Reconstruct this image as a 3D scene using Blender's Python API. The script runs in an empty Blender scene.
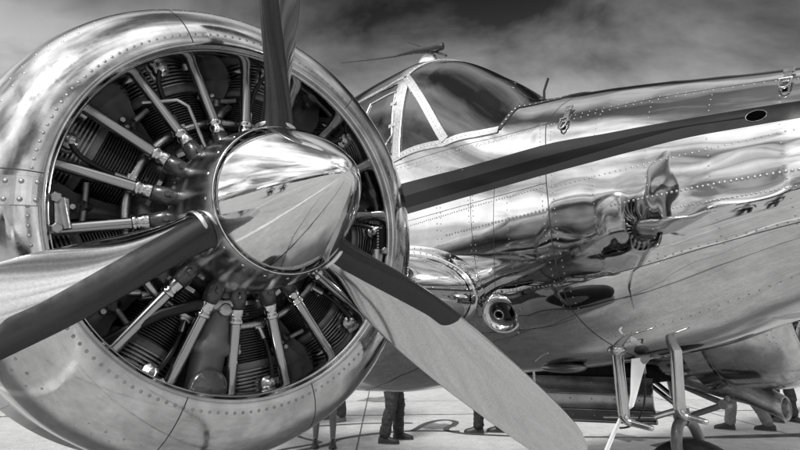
import bpy, bmesh, math, random
import numpy as np
from mathutils import Vector, Matrix, noise
random.seed(7)
PI = math.pi
scn = bpy.context.scene
COL = scn.collection

# ------------------------------------------------------------------ materials
def new_mat(name):
    m = bpy.data.materials.new(name); m.use_nodes = True
    nt = m.node_tree; nt.nodes.clear()
    out = nt.nodes.new('ShaderNodeOutputMaterial')
    b = nt.nodes.new('ShaderNodeBsdfPrincipled')
    nt.links.new(b.outputs[0], out.inputs[0])
    return m, nt, b
def noise_node(nt, scale, detail=4, rough=.55, vec=None, dist=0.):
    n = nt.nodes.new('ShaderNodeTexNoise'); n.inputs['Scale'].default_value = scale
    n.inputs['Detail'].default_value = detail; n.inputs['Roughness'].default_value = rough
    n.inputs['Distortion'].default_value = dist
    if vec: nt.links.new(vec, n.inputs['Vector'])
    return n
def mrange(nt, src, a, b, c, d):
    r = nt.nodes.new('ShaderNodeMapRange')
    for i, v in enumerate((a, b, c, d)): r.inputs[i+1].default_value = v
    nt.links.new(src, r.inputs[0]); return r.outputs[0]
def ocoord(nt, stretch=None):
    t = nt.nodes.new('ShaderNodeTexCoord')
    if stretch is None: return t.outputs['Object']
    mp = nt.nodes.new('ShaderNodeMapping'); mp.inputs['Scale'].default_value = stretch
    nt.links.new(t.outputs['Object'], mp.inputs[0]); return mp.outputs[0]
def grey(v): return (v, v, v, 1)
def gcol(nt, sock):
    c = nt.nodes.new('ShaderNodeCombineColor')
    for i in range(3): nt.links.new(sock, c.inputs[i])
    return c.outputs[0]
def mth(nt, op, a, b):
    n = nt.nodes.new('ShaderNodeMath'); n.operation = op
    for i, v in enumerate((a, b)):
        if isinstance(v, (int, float)): n.inputs[i].default_value = v
        else: nt.links.new(v, n.inputs[i])
    return n.outputs[0]
def metal(name, lo, hi, r0, r1, wave=.0, wscale=5., fine=.0, stretch=None, nscale=9., fscale=180., aniso=0.):
    m, nt, b = new_mat(name)
    v = ocoord(nt, stretch)
    n1 = noise_node(nt, nscale, 6, .62, v, .4)
    nt.links.new(gcol(nt, mrange(nt, n1.outputs[0], .3, .7, lo, hi)), b.inputs['Base Color'])
    n2 = noise_node(nt, nscale*2.7, 5, .65, v, .6)
    nt.links.new(mrange(nt, n2.outputs[0], .32, .72, r0, r1), b.inputs['Roughness'])
    b.inputs['Metallic'].default_value = 1
    if aniso: b.inputs['Anisotropic'].default_value = aniso
    prev = None
    if wave:
        n3 = noise_node(nt, wscale, 2, .45, ocoord(nt), .0)
        bp = nt.nodes.new('ShaderNodeBump'); bp.inputs['Strength'].default_value = 1; bp.inputs['Distance'].default_value = wave
        nt.links.new(n3.outputs[0], bp.inputs['Height']); prev = bp
    if fine:
        n4 = noise_node(nt, fscale, 3, .6, v)
        bp = nt.nodes.new('ShaderNodeBump'); bp.inputs['Strength'].default_value = 1; bp.inputs['Distance'].default_value = fine
        nt.links.new(n4.outputs[0], bp.inputs['Height'])
        if prev: nt.links.new(prev.outputs[0], bp.inputs['Normal'])
        prev = bp
    if prev: nt.links.new(prev.outputs[0], b.inputs['Normal'])
    return m
def paint(name, v0, v1, rough, nscale=14., bump=0., bscale=60., coat=0., metallic=0., spec=.5):
    m, nt, b = new_mat(name)
    v = ocoord(nt)
    n1 = noise_node(nt, nscale, 6, .6, v, .3)
    nt.links.new(gcol(nt, mrange(nt, n1.outputs[0], .3, .7, v0, v1)), b.inputs['Base Color'])
    n2 = noise_node(nt, nscale*3, 4, .6, v)
    nt.links.new(mrange(nt, n2.outputs[0], .3, .7, rough*.75, min(1, rough*1.3)), b.inputs['Roughness'])
    b.inputs['Metallic'].default_value = metallic
    b.inputs['Coat Weight'].default_value = coat
    b.inputs['Specular IOR Level'].default_value = spec
    if bump:
        n4 = noise_node(nt, bscale, 4, .6, v)
        bp = nt.nodes.new('ShaderNodeBump'); bp.inputs['Distance'].default_value = bump
        nt.links.new(n4.outputs[0], bp.inputs['Height']); nt.links.new(bp.outputs[0], b.inputs['Normal'])
    return m

M = {}
M['alu'] = metal('polished_aluminium', .44, .58, .02, .055, wave=.0005, wscale=4.5)
M['cowl'] = metal('worn_aluminium', .33, .60, .035, .18, wave=.0010, wscale=6, fine=.00005, nscale=11, fscale=120)
M['spin'] = metal('mirror_aluminium', .60, .70, .03, .07, wave=.0006, wscale=8, fine=.00003)
M['satin'] = metal('satin_spinner_shell', .62, .74, .14, .26, wave=.0006, wscale=7, fine=.00003)
M['blade'] = metal('blade_aluminium', .48, .62, .05, .12, wave=.0003, wscale=4, nscale=150)
M['rivet'] = metal('rivet_head', .26, .40, .40, .55, nscale=30)
M['edge'] = metal('rivet_edge_grime', .10, .20, .35, .5, nscale=30)
M['chrome'] = metal('chromed_tube', .42, .58, .06, .16)
M['steel'] = metal('dull_steel', .26, .46, .22, .42, nscale=20)
M['tube'] = metal('pushrod_steel', .30, .38, .20, .25, nscale=3)
M['fin'] = paint('black_cylinder_enamel', .010, .028, .45, 20)
M['finlite'] = metal('cast_aluminium_head', .15, .30, .38, .55, nscale=16)
M['case'] = paint('grey_crankcase_enamel', .025, .055, .25, 18, .0004, 70, coat=.3)
M['caselite'] = paint('light_grey_casting', .06, .11, .38, 18, .0006, 70)
M['baffle'] = paint('grey_baffle_sheet', .06, .16, .42, 10, metallic=.3)
M['hose'] = paint('black_hose', .004, .009, .40, 30, spec=.3)
M['dark'] = paint('dark_firewall_and_shade', .005, .012, .7, 10, spec=.15)
M['boot'] = paint('black_rubber_boot', .006, .011, .24, 12, .00008, 60, spec=.5)
M['stripe_grey'] = paint('dark_grey_stripe_paint', .009, .013, .16, 6, spec=.25)
M['stripe_black'] = paint('black_stripe_paint', .002, .003, .14, 6, spec=.12)
M['seam'] = paint('dark_panel_gap', .012, .03, .6, 30)
M['tyre'] = paint('tyre_rubber', .014, .028, .6, 30, .0008, 90)
M['gearpaint'] = paint('grey_gear_paint', .15, .24, .32, 20, coat=.3)
M['white'] = paint('white_ribbon', .72, .82, .8, 30)
M['liner'] = paint('dark_cabin_lining', .03, .05, .8, 10)
M['seat'] = paint('grey_seat_cover', .10, .18, .8, 16)
M['antenna'] = paint('black_antenna_paint', .01, .02, .35, 20)
M['strip'] = metal('brushed_window_strip', .52, .74, .24, .42, nscale=18)
M['door'] = metal('dark_bay_metal', .16, .34, .10, .24, wave=.0025, wscale=4, nscale=4)
def glass_mat():
    m = bpy.data.materials.new('tinted_glass'); m.use_nodes = True
    nt = m.node_tree; nt.nodes.clear()
    out = nt.nodes.new('ShaderNodeOutputMaterial')
    tr = nt.nodes.new('ShaderNodeBsdfTransparent'); tr.inputs[0].default_value = grey(.42)
    gl = nt.nodes.new('ShaderNodeBsdfGlossy'); gl.inputs['Color'].default_value = grey(.9); gl.inputs['Roughness'].default_value = .03
    fr = nt.nodes.new('ShaderNodeFresnel'); fr.inputs[0].default_value = 1.5
    v = ocoord(nt); n = noise_node(nt, 3.5, 2, .4, v)
    bp = nt.nodes.new('ShaderNodeBump'); bp.inputs['Distance'].default_value = .0012
    nt.links.new(n.outputs[0], bp.inputs['Height']); nt.links.new(bp.outputs[0], gl.inputs['Normal'])
    mx = nt.nodes.new('ShaderNodeMixShader')
    nt.links.new(mth(nt, 'ADD', mth(nt, 'MULTIPLY', fr.outputs[0], 1.0), .06), mx.inputs[0])
    nt.links.new(tr.outputs[0], mx.inputs[1]); nt.links.new(gl.outputs[0], mx.inputs[2])
    nt.links.new(mx.outputs[0], out.inputs[0]); return m
M['glass'] = glass_mat()

# ------------------------------------------------------------------ mesh builder
class MB:
    def __init__(s): s.v = []; s.f = []; s.m = []; s.sm = []
    def add(s, vs, fs, mi=0, smooth=True):
        o = len(s.v); s.v += [tuple(map(float, p)) for p in vs]
        for f in fs: s.f.append(tuple(i+o for i in f)); s.m.append(mi); s.sm.append(smooth)
        return s
    def grid(s, P, mi=0, cu=False, cv=False, smooth=True, flip=False):
        nu, nv = len(P), len(P[0]); vs = [p for r in P for p in r]; fs = []
        for i in range(nu if cu else nu-1):
            for j in range(nv if cv else nv-1):
                a, b = i*nv+j, ((i+1) % nu)*nv+j; c, d = ((i+1) % nu)*nv+(j+1) % nv, i*nv+(j+1) % nv
                fs.append((a, d, c, b) if flip else (a, b, c, d))
        return s.add(vs, fs, mi, smooth)
    def frame(s, d):
        d = Vector(d).normalized(); u = d.orthogonal().normalized(); return d, u, d.cross(u)
    def tube(s, pts, r, n=12, mi=0, caps=True, smooth=True):
        pts = [Vector(p) for p in pts]; rs = r if isinstance(r, (list, tuple)) else [r]*len(pts)
        rings = []; u = None
        for i, p in enumerate(pts):
            d = (pts[min(i+1, len(pts)-1)]-pts[max(i-1, 0)]).normalized()
            if u is None: u = d.orthogonal().normalized()
            else: u = (u-d*u.dot(d)).normalized()
            w = d.cross(u)
            rings.append([p+(u*math.cos(a)+w*math.sin(a))*rs[i] for a in [2*PI*k/n for k in range(n)]])
        s.grid(rings, mi, cv=True, smooth=smooth, flip=True)
        if caps:
            s.add(rings[0], [tuple(range(n))], mi, False); s.add(rings[-1], [tuple(reversed(range(n)))], mi, False)
        return s
    def rev(s, prof, origin, axis, n=48, mi=0, smooth=True, a0=0, a1=2*PI, u=None, flip=False):
        o = Vector(origin); d, uu, w = s.frame(axis)
        if u is not None: uu = Vector(u); w = d.cross(uu)
        full = abs(a1-a0-2*PI) < 1e-6; k = n if full else n+1
        P = [[o+d*x+(uu*math.cos(a)+w*math.sin(a))*r for x, r in prof] for a in [a0+(a1-a0)*i/n for i in range(k)]]
        return s.grid(P, mi, cu=full, smooth=smooth, flip=flip)
    def box(s, c, size, rot=None, mi=0, bev=0.0):
        c = Vector(c); h = Vector(size)/2; b = min(bev, min(h)*.9)
        R = rot if rot is not None else Matrix.Identity(3)
        if b <= 0:
            vs = [c+R@Vector((x*h.x, y*h.y, z*h.z)) for x in (-1, 1) for y in (-1, 1) for z in (-1, 1)]
            return s.add(vs, [(0, 1, 3, 2), (4, 6, 7, 5), (0, 4, 5, 1), (2, 3, 7, 6), (0, 2, 6, 4), (1, 5, 7, 3)], mi, False)
        bm = bmesh.new(); bmesh.ops.create_cube(bm, size=1)
        for v in bm.verts: v.co = Vector((v.co.x*2*h.x, v.co.y*2*h.y, v.co.z*2*h.z))
        bmesh.ops.bevel(bm, geom=bm.edges[:], offset=b, segments=2, affect='EDGES', profile=.7)
        bm.verts.index_update(); vs = [c+R@v.co for v in bm.verts]; fs = [tuple(v.index for v in f.verts) for f in bm.faces]
        bm.free(); return s.add(vs, fs, mi, False)
    def rivet(s, p, n, r=.0042, h=.0016, mi=0):
        p = Vector(p); d, u, w = s.frame(n); k = 7
        vs = [p+(u*math.cos(2*PI*i/k)+w*math.sin(2*PI*i/k))*r-d*.0004 for i in range(k)]
        vs += [p+(u*math.cos(2*PI*i/k)+w*math.sin(2*PI*i/k))*r*.62+d*h*.8 for i in range(k)]+[p+d*h]
        fs = [(i, (i+1) % k, k+(i+1) % k, k+i) for i in range(k)]+[(k+i, k+(i+1) % k, 2*k) for i in range(k)]
        s.add(vs, fs, mi, True)
        if mi == 2:     # a thin line of grime round the head
            o = [p+(u*math.cos(2*PI*i/k)+w*math.sin(2*PI*i/k))*r*q-d*z for q, z in ((.98, -.0003), (1.16, -.0001)) for i in range(k)]
            s.add(o, [(i, (i+1) % k, k+(i+1) % k, k+i) for i in range(k)], 3, True)
        return s
    def bolt(s, p, n, r=.007, h=.006, mi=0):
        p = Vector(p); d, u, w = s.frame(n)
        return s.rev([(0, r), (h*.8, r), (h, r*.8), (h, 0)], p, d, 6, mi, smooth=False)
    def build(s, name, mats, parent=None, loc=None, clean=False):
        me = bpy.data.meshes.new(name); me.from_pydata(s.v, [], s.f)
        if not isinstance(mats, (list, tuple)): mats = [mats]
        for m in mats: me.materials.append(m)
        me.polygons.foreach_set('material_index', s.m); me.polygons.foreach_set('use_smooth', s.sm)
        me.update()
        o = bpy.data.objects.new(name, me); COL.objects.link(o)
        if parent: o.parent = parent
        if loc is not None: o.location = loc
        return o
def arc(p0, p1, p2, n=12):
    p0, p1, p2 = Vector(p0), Vector(p1), Vector(p2)
    return [p0*(1-t)**2+p1*2*t*(1-t)+p2*t*t for t in [i/n for i in range(n+1)]]
def empty(name, loc, rot=None, label=None, cat=None, group=None):
    o = bpy.data.objects.new(name, None); COL.objects.link(o); o.location = loc
    if rot is not None: o.rotation_euler = rot
    tag(o, label, cat, group); return o
def tag(o, label=None, cat=None, group=None, kind=None):
    if label: o['label'] = label
    if cat: o['category'] = cat
    if group: o['group'] = group
    if kind: o['kind'] = kind
    return o

# ------------------------------------------------------------------ frames of reference
CAMH = 1.6
a = Vector((.62294568, -.78098932, .04465824)).normalized()   # nose direction of the aeroplane
lat = Vector((0, 0, 1)).cross(a).normalized(); upv = a.cross(lat)
CW = Vector((-.39663279, 1.48373268, 1.88959943))             # centre of the near cowl mouth
R3 = Matrix((a, lat, upv)).transposed()
BASE = Vector((-.6, 1.9, -1.93))                              # aeroplane's base in its own frame
base_w = CW+R3@BASE
OFF = -BASE
plane = empty('airplane', base_w, R3.to_euler(), 'polished bare-metal twin-engine propeller airplane with a dark stripe along its nose, parked on concrete', 'airplane')
def wld(p): return CW+R3@Vector(p)
def part(mb, name, mats, loc=(0, 0, 0)): return mb.build(name, mats, plane, OFF+Vector(loc))
def sub(mb, name, mats, parent, loc=(0, 0, 0)): return mb.build(name, mats, parent, Vector(loc))

# ------------------------------------------------------------------ fuselage surface
YC = 1.9
ST = np.array([
[2.05, .02, .22, .18, .20, 2.0, 2.0], [1.98, .14, .33, .08, .20, 2.0, 2.0], [1.75, .28, .42, .01, .18, 2.0, 2.1],
[1.30, .42, .52, -.10, .15, 2.1, 2.3], [.80, .52, .63, -.25, .14, 2.2, 2.4], [.30, .575, .775, -.41, .14, 2.2, 2.5],
[-.10, .60, .875, -.475, .15, 2.2, 2.6], [-.28, .605, .925, -.495, .16, 2.2, 2.6], [-.60, .61, 1.19, -.52, .20, 2.2, 2.6],
[-.95, .62, 1.45, -.565, .25, 2.2, 2.6], [-1.25, .63, 1.555, -.615, .28, 2.25, 2.6], [-1.7, .65, 1.57, -.67, .30, 2.3, 2.6],
[-2.6, .66, 1.50, -.68, .32, 2.3, 2.5], [-3.6, .62, 1.36, -.46, .36, 2.2, 2.4], [-5.0, .46, 1.12, -.05, .45, 2.1, 2.2],
[-6.6, .22, .85, .38, .60, 2.0, 2.0], [-7.2, .06, .72, .60, .66, 2.0, 2.0]])
def pchip(xs, ys):
    o = np.argsort(xs); xs = xs[o]; ys = ys[o]; h = np.diff(xs); d = np.diff(ys)/h; m = np.zeros_like(ys)
    for i in range(1, len(ys)-1):
        if d[i-1]*d[i] > 0:
            w1 = 2*h[i]+h[i-1]; w2 = h[i]+2*h[i-1]; m[i] = (w1+w2)/(w1/d[i-1]+w2/d[i])
    m[0] = d[0]; m[-1] = d[-1]
    def f(x):
        i = min(max(int(np.searchsorted(xs, x))-1, 0), len(xs)-2); t = (x-xs[i])/h[i]
        return (2*t**3-3*t*t+1)*ys[i]+(t**3-2*t*t+t)*h[i]*m[i]+(-2*t**3+3*t*t)*ys[i+1]+(t**3-t*t)*h[i]*m[i+1]
    return f
SEC = [pchip(ST[:, 0], ST[:, k]) for k in range(1, 7)]
SC = {}
def sec(x):
    k = round(x, 5)
    if k not in SC: SC[k] = [float(g(x)) for g in SEC]
    return SC[k]
# skin panels bulge and sag between the frames they are riveted to
FX = [-2.6, -2.2, -1.75, -1.32, -.95, -.657, -.435, -.21, .005, .21, .42, .63, .84, 1.06, 1.3]
FT = [-1.57, -1.15, -.78, -.385, -.12, .19, .46, .70, 1.0, 1.57]
PR = random.Random(4); PAMP = {}
def seg(L, x):
    for i in range(len(L)-1):
        if L[i] <= x < L[i+1]: return i, (x-L[i])/(L[i+1]-L[i])
    return None, 0
def dent(x, t):
    tt = t if t <= PI/2 else PI-t
    i, u = seg(FX, x); j, v = seg(FT, tt)
    if i is None or j is None: return 0.
    if -1.3 < x < -.1 and tt > .3: return 0.
    key = (i, j, t <= PI/2)
    if key not in PAMP: PAMP[key] = (PR.uniform(-.0034, .0016), PR.uniform(-.0022, .0022), PR.uniform(-.0016, .0016))
    A, B, Cc = PAMP[key]
    w = 16*u*(1-u)*v*(1-v)
    q = math.exp(-((x-.40)/.17)**2-((t+.07)/.20)**2)*.0042 if t <= PI/2 else 0.      # the sheet is beaten a little out of true here
    knock = q*(noise.noise((x*7.0, t*5.0, 8.3))+.35*noise.noise((x*15, t*11, 2.2)))
    return (.72 if x > 0 else .75)*w*(A+B*(u-.5)*2+Cc*(v-.5)*2)+.0006*math.sqrt(max(w, 0))*noise.noise((x*5.5, t*4.2, 3.1))+knock
def S(x, t, off=0., d=True):
    hw, zt, zb, zc, nt, nb = sec(x); c, s = math.cos(t), math.sin(t); n = nt if s >= 0 else nb
    y = YC-hw*math.copysign(abs(c)**(2/n), c); z = zc+(zt-zc if s >= 0 else zc-zb)*math.copysign(abs(s)**(2/n), s)
    p = Vector((x, y, z))
    k = off+(dent(x, t) if d else 0.)
    if k: p += N(x, t)*k
    return p
def N(x, t):
    e = 2e-3
    du = S(x+e, t, 0, False)-S(x-e, t, 0, False); dv = S(x, t+e, 0, False)-S(x, t-e, 0, False)
    n = du.cross(dv)
    if n.length < 1e-12: return Vector((0, 0, 1))
    n.normalize()
    return n if n.dot(Vector((0, S(x, t, 0, False).y-YC, S(x, t, 0, False).z-sec(x)[3]))) >= 0 else -n
def t_of_z(x, z, lo=-1.5, hi=1.55):
    for _ in range(40):
        m = (lo+hi)/2
        if S(x, m, 0, False).z < z: lo = m
        else: hi = m
    return (lo+hi)/2
def inpoly(p, poly):
    x, y = p; c = False; n = len(poly)
    for i in range(n):
        x1, y1 = poly[i]; x2, y2 = poly[(i+1) % n]
        if (y1 > y) != (y2 > y) and x < (x2-x1)*(y-y1)/(y2-y1)+x1: c = not c
    return c
WS = [(-.635, .462), (-.33, .675), (-.314, .78), (-.309, .94), (-.297, .99), (-.24, 1.02), (-.085, 1.085), (-.035, 1.25), (-.015, 1.60), (-.98, 1.60), (-1.02, 1.36), (-1.075, 1.225), (-1.12, 1.065), (-1.135, .945)]
TRI = [(-1.075, .83), (-.635, .468), (-.975, .318)]
SIDE = [(-1.175, .87), (-1.048, .328), (-1.74, .315), (-1.77, .825)]
GL = [WS, TRI, SIDE]

xs = list(np.arange(-7.2, -2.6, .2))+list(np.arange(-2.6, -1.9, .05))+list(np.arange(-1.9, 1.16, .0125))+list(np.arange(1.16, 1.9, .03))+[1.92, 1.95, 1.98, 2.0, 2.02, 2.04, 2.05]
ts = list(np.arange(-PI/2, PI/2, .0135))+list(np.arange(PI/2, 1.5*PI-.01, .03))
OUT_P = S(-.325, -.535, 0, False)
fus = MB(); nx, ntt = len(xs), len(ts)
fv = [S(x, t) for x in xs for t in ts]
ff = []; gf = {0: [], 1: [], 2: []}
for i in range(nx-1):
    xm = (xs[i]+xs[i+1])/2
    for j in range(ntt):
        t0 = ts[j]; t1 = ts[j+1] if j+1 < ntt else 1.5*PI; tm = (t0+t1)/2
        q = (i*ntt+j, (i+1)*ntt+j, (i+1)*ntt+(j+1) % ntt, i*ntt+(j+1) % ntt)
        k = None
        if -1.8 < xm < 0 and .2 < tm < PI-.2:
            tf = tm if tm <= PI/2 else PI-tm
            for g in range(3):
                if inpoly((xm, tf), GL[g]): k = (g, tm <= PI/2)
        if k is None and -.45 < xm < -.2 and -.8 < tm < -.25 and (S(xm, tm, 0, False)-OUT_P).length < .072: continue
        if k is None: ff.append(q)
        else: gf[k[0]].append((q, k[1]))
fus.add(fv, ff, 0)
def rivet_row(pts, r=.0042, h=.0016, mi=2):
    for x, t in pts: fus.rivet(S(x, t), N(x, t), r*.86, h*.5, mi)
def lerp(a_, b_, n): return [tuple(a_[k]+(b_[k]-a_[k])*i/n for k in range(2)) for i in range(n+1)]
def path(P, step):      # resample a polyline in (x, t)
    out = []
    for (x0, t0), (x1, t1) in zip(P[:-1], P[1:]):
        L = (S(x1, t1)-S(x0, t0)).length; n = max(1, int(round(L/step))); out += lerp((x0, t0), (x1, t1), n)[:-1]
    return out+[P[-1]]
def seam(P, w=.0022, mi=1, off=.0007, step=.02):
    q = path(P, step); A = []
    for i, (x, t) in enumerate(q):
        p = S(x, t, off); n = N(x, t); x2, t2 = q[min(i+1, len(q)-1)]; x1, t1 = q[max(i-1, 0)]
        d = (S(x2, t2)-S(x1, t1)).normalized(); sd = n.cross(d)*w/2
        A.append([p-sd, p+sd])
    fus.grid(A, mi)
def hline(z_of, x0, x1, n=60): return [(x, t_of_z(x, z_of(x))) for x in [x0+(x1-x0)*i/n for i in range(n+1)]]
def jit(P): return [(x+random.uniform(-.0012, .0012), t+random.uniform(-.0012, .0012)) for x, t in P]
# vertical frame seams
V0 = [(-.048, .653), (-.014, .42), (.006, .088), (.009, -.091), (.015, -.386), (.022, -.584), (.087, -1.025), (.12, -1.5)]
seam(V0, .004)
rivet_row(jit(path([(x+.028, t) for x, t in V0[:6]], .026))); rivet_row(jit(path([(x-.028, t) for x, t in V0[:6]], .026)))
seam([(V0[0][0], .653), (-.02, .9), (.01, 1.06), (.04, 1.57)], .003)
for k, xx in enumerate((-.657, -.435)):
    P = [(xx, .30), (xx+.005, 0), (xx+.02, -.36)]
    if k == 1: seam(P, .0022)
    rivet_row(jit(path([(x-.014, t) for x, t in P], .026))); rivet_row(jit(path([(x+.014, t) for x, t in P], .026)))
for xx in (-.21, .21, .42, .63, .84, 1.05):
    rivet_row(jit(path([(xx, .43 if xx < 0 else .72), (xx, -.37)], .032)), .0034, .0011)
# long horizontal seams
zs_ = pchip(np.array([-1.1, -.5, -.05, .2, .46, .77, .9, 1.25]), np.array([.652, .632, .607, .592, .568, .515, .487, .41]))
UP = hline(lambda x: float(zs_(x)), -1.023, 1.2, 70)
seam(UP, .0024); rivet_row(jit(path([(x, t-.02) for x, t in UP], .028)))
rivet_row(jit(path([(x, t+.022) for x, t in UP[34:]], .03)), .0036, .0013)
MID = hline(lambda x: .30, -.95, 0.0); seam(MID, .0024)
rivet_row(jit(path([(x, t-.02) for x, t in MID], .024)))
MID2 = hline(lambda x: .275, .03, 1.3); rivet_row(jit(path(MID2, .026)), .004, .0015)
for zz in (.60,):
    L1 = hline(lambda x: zz-.03*max(0, x), -.9, -.06); rivet_row(jit(path(L1, .028)), .0036, .0012)
LOW = [(-.07, -.393), (.015, -.386), (.185, -.377), (.556, -.36), (.846, -.362), (1.3, -.36)]
seam(LOW, .003); rivet_row(jit(path([(x, t+.022) for x, t in LOW], .03)), .0034, .0011)
LOWB = [(-.62, -.47), (-.45, -.42), (-.25, -.37), (0.0, -.385)]
rivet_row(jit(path([(x, t+.015) for x, t in LOWB], .02)), .0045, .0018); seam(LOWB, .003)
# the doubler with big dimpled rivets along the side of the nose
DB = hline(lambda x: .135+.012*math.sin(3*x), .28, 1.3); rivet_row(jit(path(DB, .034)), .0060, .0013)
for dz in (-.045,): rivet_row(jit(path(hline(lambda x: .135+dz, .5, 1.3), .034)), .004, .0014)
HB = hline(lambda x: .185+.02*x, -.60, .0, 30); rivet_row(jit(path(HB, .034)), .0062, .0014)
BEL = [(-.6, -.95), (0, -.93), (.6, -.88), (1.1, -.8)]
rivet_row(jit(path(BEL, .035)), .0034, .0011); seam([(-.55, -.70), (-.1, -.70), (.02, -.66)], .002)
seam([(-.28, .30), (-.29, .05), (-.31, -.2), (-.34, -.42)], .0022)
rivet_row(jit(path([(-.6, .395), (-.33, .55)], .026))); 
fuselage = part(fus, 'fuselage', [M['alu'], M['seam'], M['rivet'], M['edge']])

# dark cabin lining seen through the panes
lin = MB(); lx = list(np.arange(-2.3, -.3, .06)); lt = list(np.arange(-PI/2, 1.5*PI, .08))
hole = []
lv = [S(x, t, -.035, False) for x in lx for t in lt]; lf = []
for i in range(len(lx)-1):
    for j in range(len(lt)):
        xm, tm = lx[i]+.03, lt[j]+.04; tf = tm if tm <= PI/2 else PI-tm
        if any(inpoly((xm, tf), g) for g in GL): continue
        lf.append((i*len(lt)+j, (i+1)*len(lt)+j, (i+1)*len(lt)+(j+1) % len(lt), i*len(lt)+(j+1) % len(lt)))
lin.add(lv, lf, 0)
lin.box((-.50, YC, .62), (.30, .98, .14), None, 0, .03)          # glare shield and panel
lin.box((-2.28, YC, .5), (.02, 1.1, 1.6), None, 0)
sub(lin, 'cabin_lining', M['liner'], fuselage)
for sy in (-.26, .26):
    st = MB(); st.box((-1.25, YC+sy, .30), (.42, .40, .12), None, 0, .04)
    st.box((-1.50, YC+sy, .62), (.12, .40, .62), Matrix.Rotation(-.15, 3, 'Y'), 0, .05)
    st.box((-1.56, YC+sy, 1.02), (.09, .24, .16), Matrix.Rotation(-.15, 3, 'Y'), 0, .04)
    sub(st, 'pilot_seat', M['seat'], fuselage)
# panes: the skin's own curve, a little inside it
def pane(name, quads):
    g = MB(); idx = {}
    for q, _ in quads:
        f = []
        for v in q:
            if v not in idx:
                idx[v] = len(g.v); x = xs[v//ntt]; t = ts[v % ntt]; g.v.append(tuple(S(x, t, -.004, False)))
            f.append(idx[v])
        g.f.append(tuple(f)); g.m.append(0); g.sm.append(True)
    return sub(g, name, M['glass'], fuselage)
pane('windshield', gf[0])
for g_, nm in ((1, 'quarter_window'), (2, 'side_window')):
    for side in (True, False): pane(nm, [q for q in gf[g_] if q[1] == side])
# raised metal strips round the panes, with their screws
fr = MB()
def strip(P, w, mirror=True, h=.005, scr=.03, step=.03, rows=(0,), mi=0, rr=.0055):
    for sgn in ((0, 1) if mirror else (0,)):
        q = path(P, step)
        if sgn: q = [(x, PI-t) for x, t in q]
        A = []
        for i, (x, t) in enumerate(q):
            p = S(x, t, 0, False); n = N(x, t); x2, t2 = q[min(i+1, len(q)-1)]; x1, t1 = q[max(i-1, 0)]
            d = (S(x2, t2, 0, False)-S(x1, t1, 0, False)).normalized(); sd = n.cross(d).normalized()
            A.append([p-sd*w/2-n*.006, p-sd*w/2+n*(h-.0015), p-sd*(w/2-.002)+n*h, p+sd*(w/2-.002)+n*h, p+sd*w/2+n*(h-.0015), p+sd*w/2-n*.006])
        fr.grid(A, mi, smooth=False)
        if scr:
            q = path(P, scr)
            if sgn: q = [(x, PI-t) for x, t in q]
            for x, t in q[1:-1]:
                for o in rows:
                    fr.rivet(S(x, t, h, False)+Vector((0, 0, o)), N(x, t), rr, .0016, 1)
strip([(-1.115, .875), (-1.09, .80), (-1.045, .56), (-1.005, .325)], .058, h=.007, scr=.036)
strip([(-1.128, .935), (-.87, .69), (-.64, .467)], .052, h=.008, scr=.036)
strip([(-1.80, .315), (-1.023, .325), (-.64, .449), (-.45, .57), (-.325, .665)], .044, h=.006, scr=.028)
strip([(-.325, .665), (-.309, .78), (-.302, .94), (-.290, .985), (-.235, 1.012), (-.08, 1.075), (-.025, 1.25), (-.008, 1.57)], .026, h=.005, scr=.035, mi=2)
strip([(-1.80, .83), (-1.30, .885), (-1.15, .945)], .03, h=.006, scr=.05)
strip([(-1.145, .95), (-1.125, 1.065), (-1.08, 1.225), (-1.03, 1.36), (-.985, 1.571)], .034, h=.005, scr=.045)
strip([(-1.77, .82), (-1.74, .32)], .05, h=.006, scr=.04)
sub(fr, 'window_frame', [M['strip'], M['steel'], M['seam']], fuselage)
# small sliding frame inside the side window
sf = MB()
sfp = [(-1.40, .755), (-1.165, .79), (-1.08, .46), (-1.125, .405), (-1.42, .40), (-1.40, .755)]
q = path(sfp, .03)
sf.tube([S(x, t, -.002, False) for x, t in q], .0065, 8, 0)
for (x, t) in ((-1.135, .68), (-1.095, .52)): sf.box(S(x, t, .002, False), (.05, .012, .022), None, 0, .003)
sub(sf, 'sliding_pane_frame', [M['strip']], fuselage)
# livery stripe
def stripe(name, zu, zl, x0, x1, off, m, n=110, k=10):
    g = MB(); A = []
    for i in range(n+1):
        x = x0+(x1-x0)*i/n; a0, a1 = t_of_z(x, zl(x)), t_of_z(x, zu(x))
        A.append([S(x, a0+(a1-a0)*j/k, off) for j in range(k+1)])
    g.grid(A, 0); return sub(g, name, M[m], fuselage)
zu_ = pchip(np.array([-2.6, -.98, -.72, -.48, -.24, -.02, .25, .49, .75, .9, 1.3]), np.array([.55, .525, .512, .50, .495, .488, .455, .428, .395, .375, .33]))
zl_ = pchip(np.array([-2.6, -.9, -.1, .5, .9, 1.3]), np.array([.34, .34, .34, .34, .312, .275]))
zi_ = pchip(np.array([-2.6, -.94, -.5, -.01, .4, .74]), np.array([.44, .445, .437, .425, .405, .365]))
stripe('livery_stripe', lambda x: float(zu_(x)), lambda x: float(zl_(x)), -2.6, 1.3, .0012, 'stripe_grey')
stripe('livery_stripe', lambda x: float(zi_(x)), lambda x: float(min(zl_(x)+.035+.02*max(0, x), zi_(x)-.004)), -2.6, .745, .0022, 'stripe_black')
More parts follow.
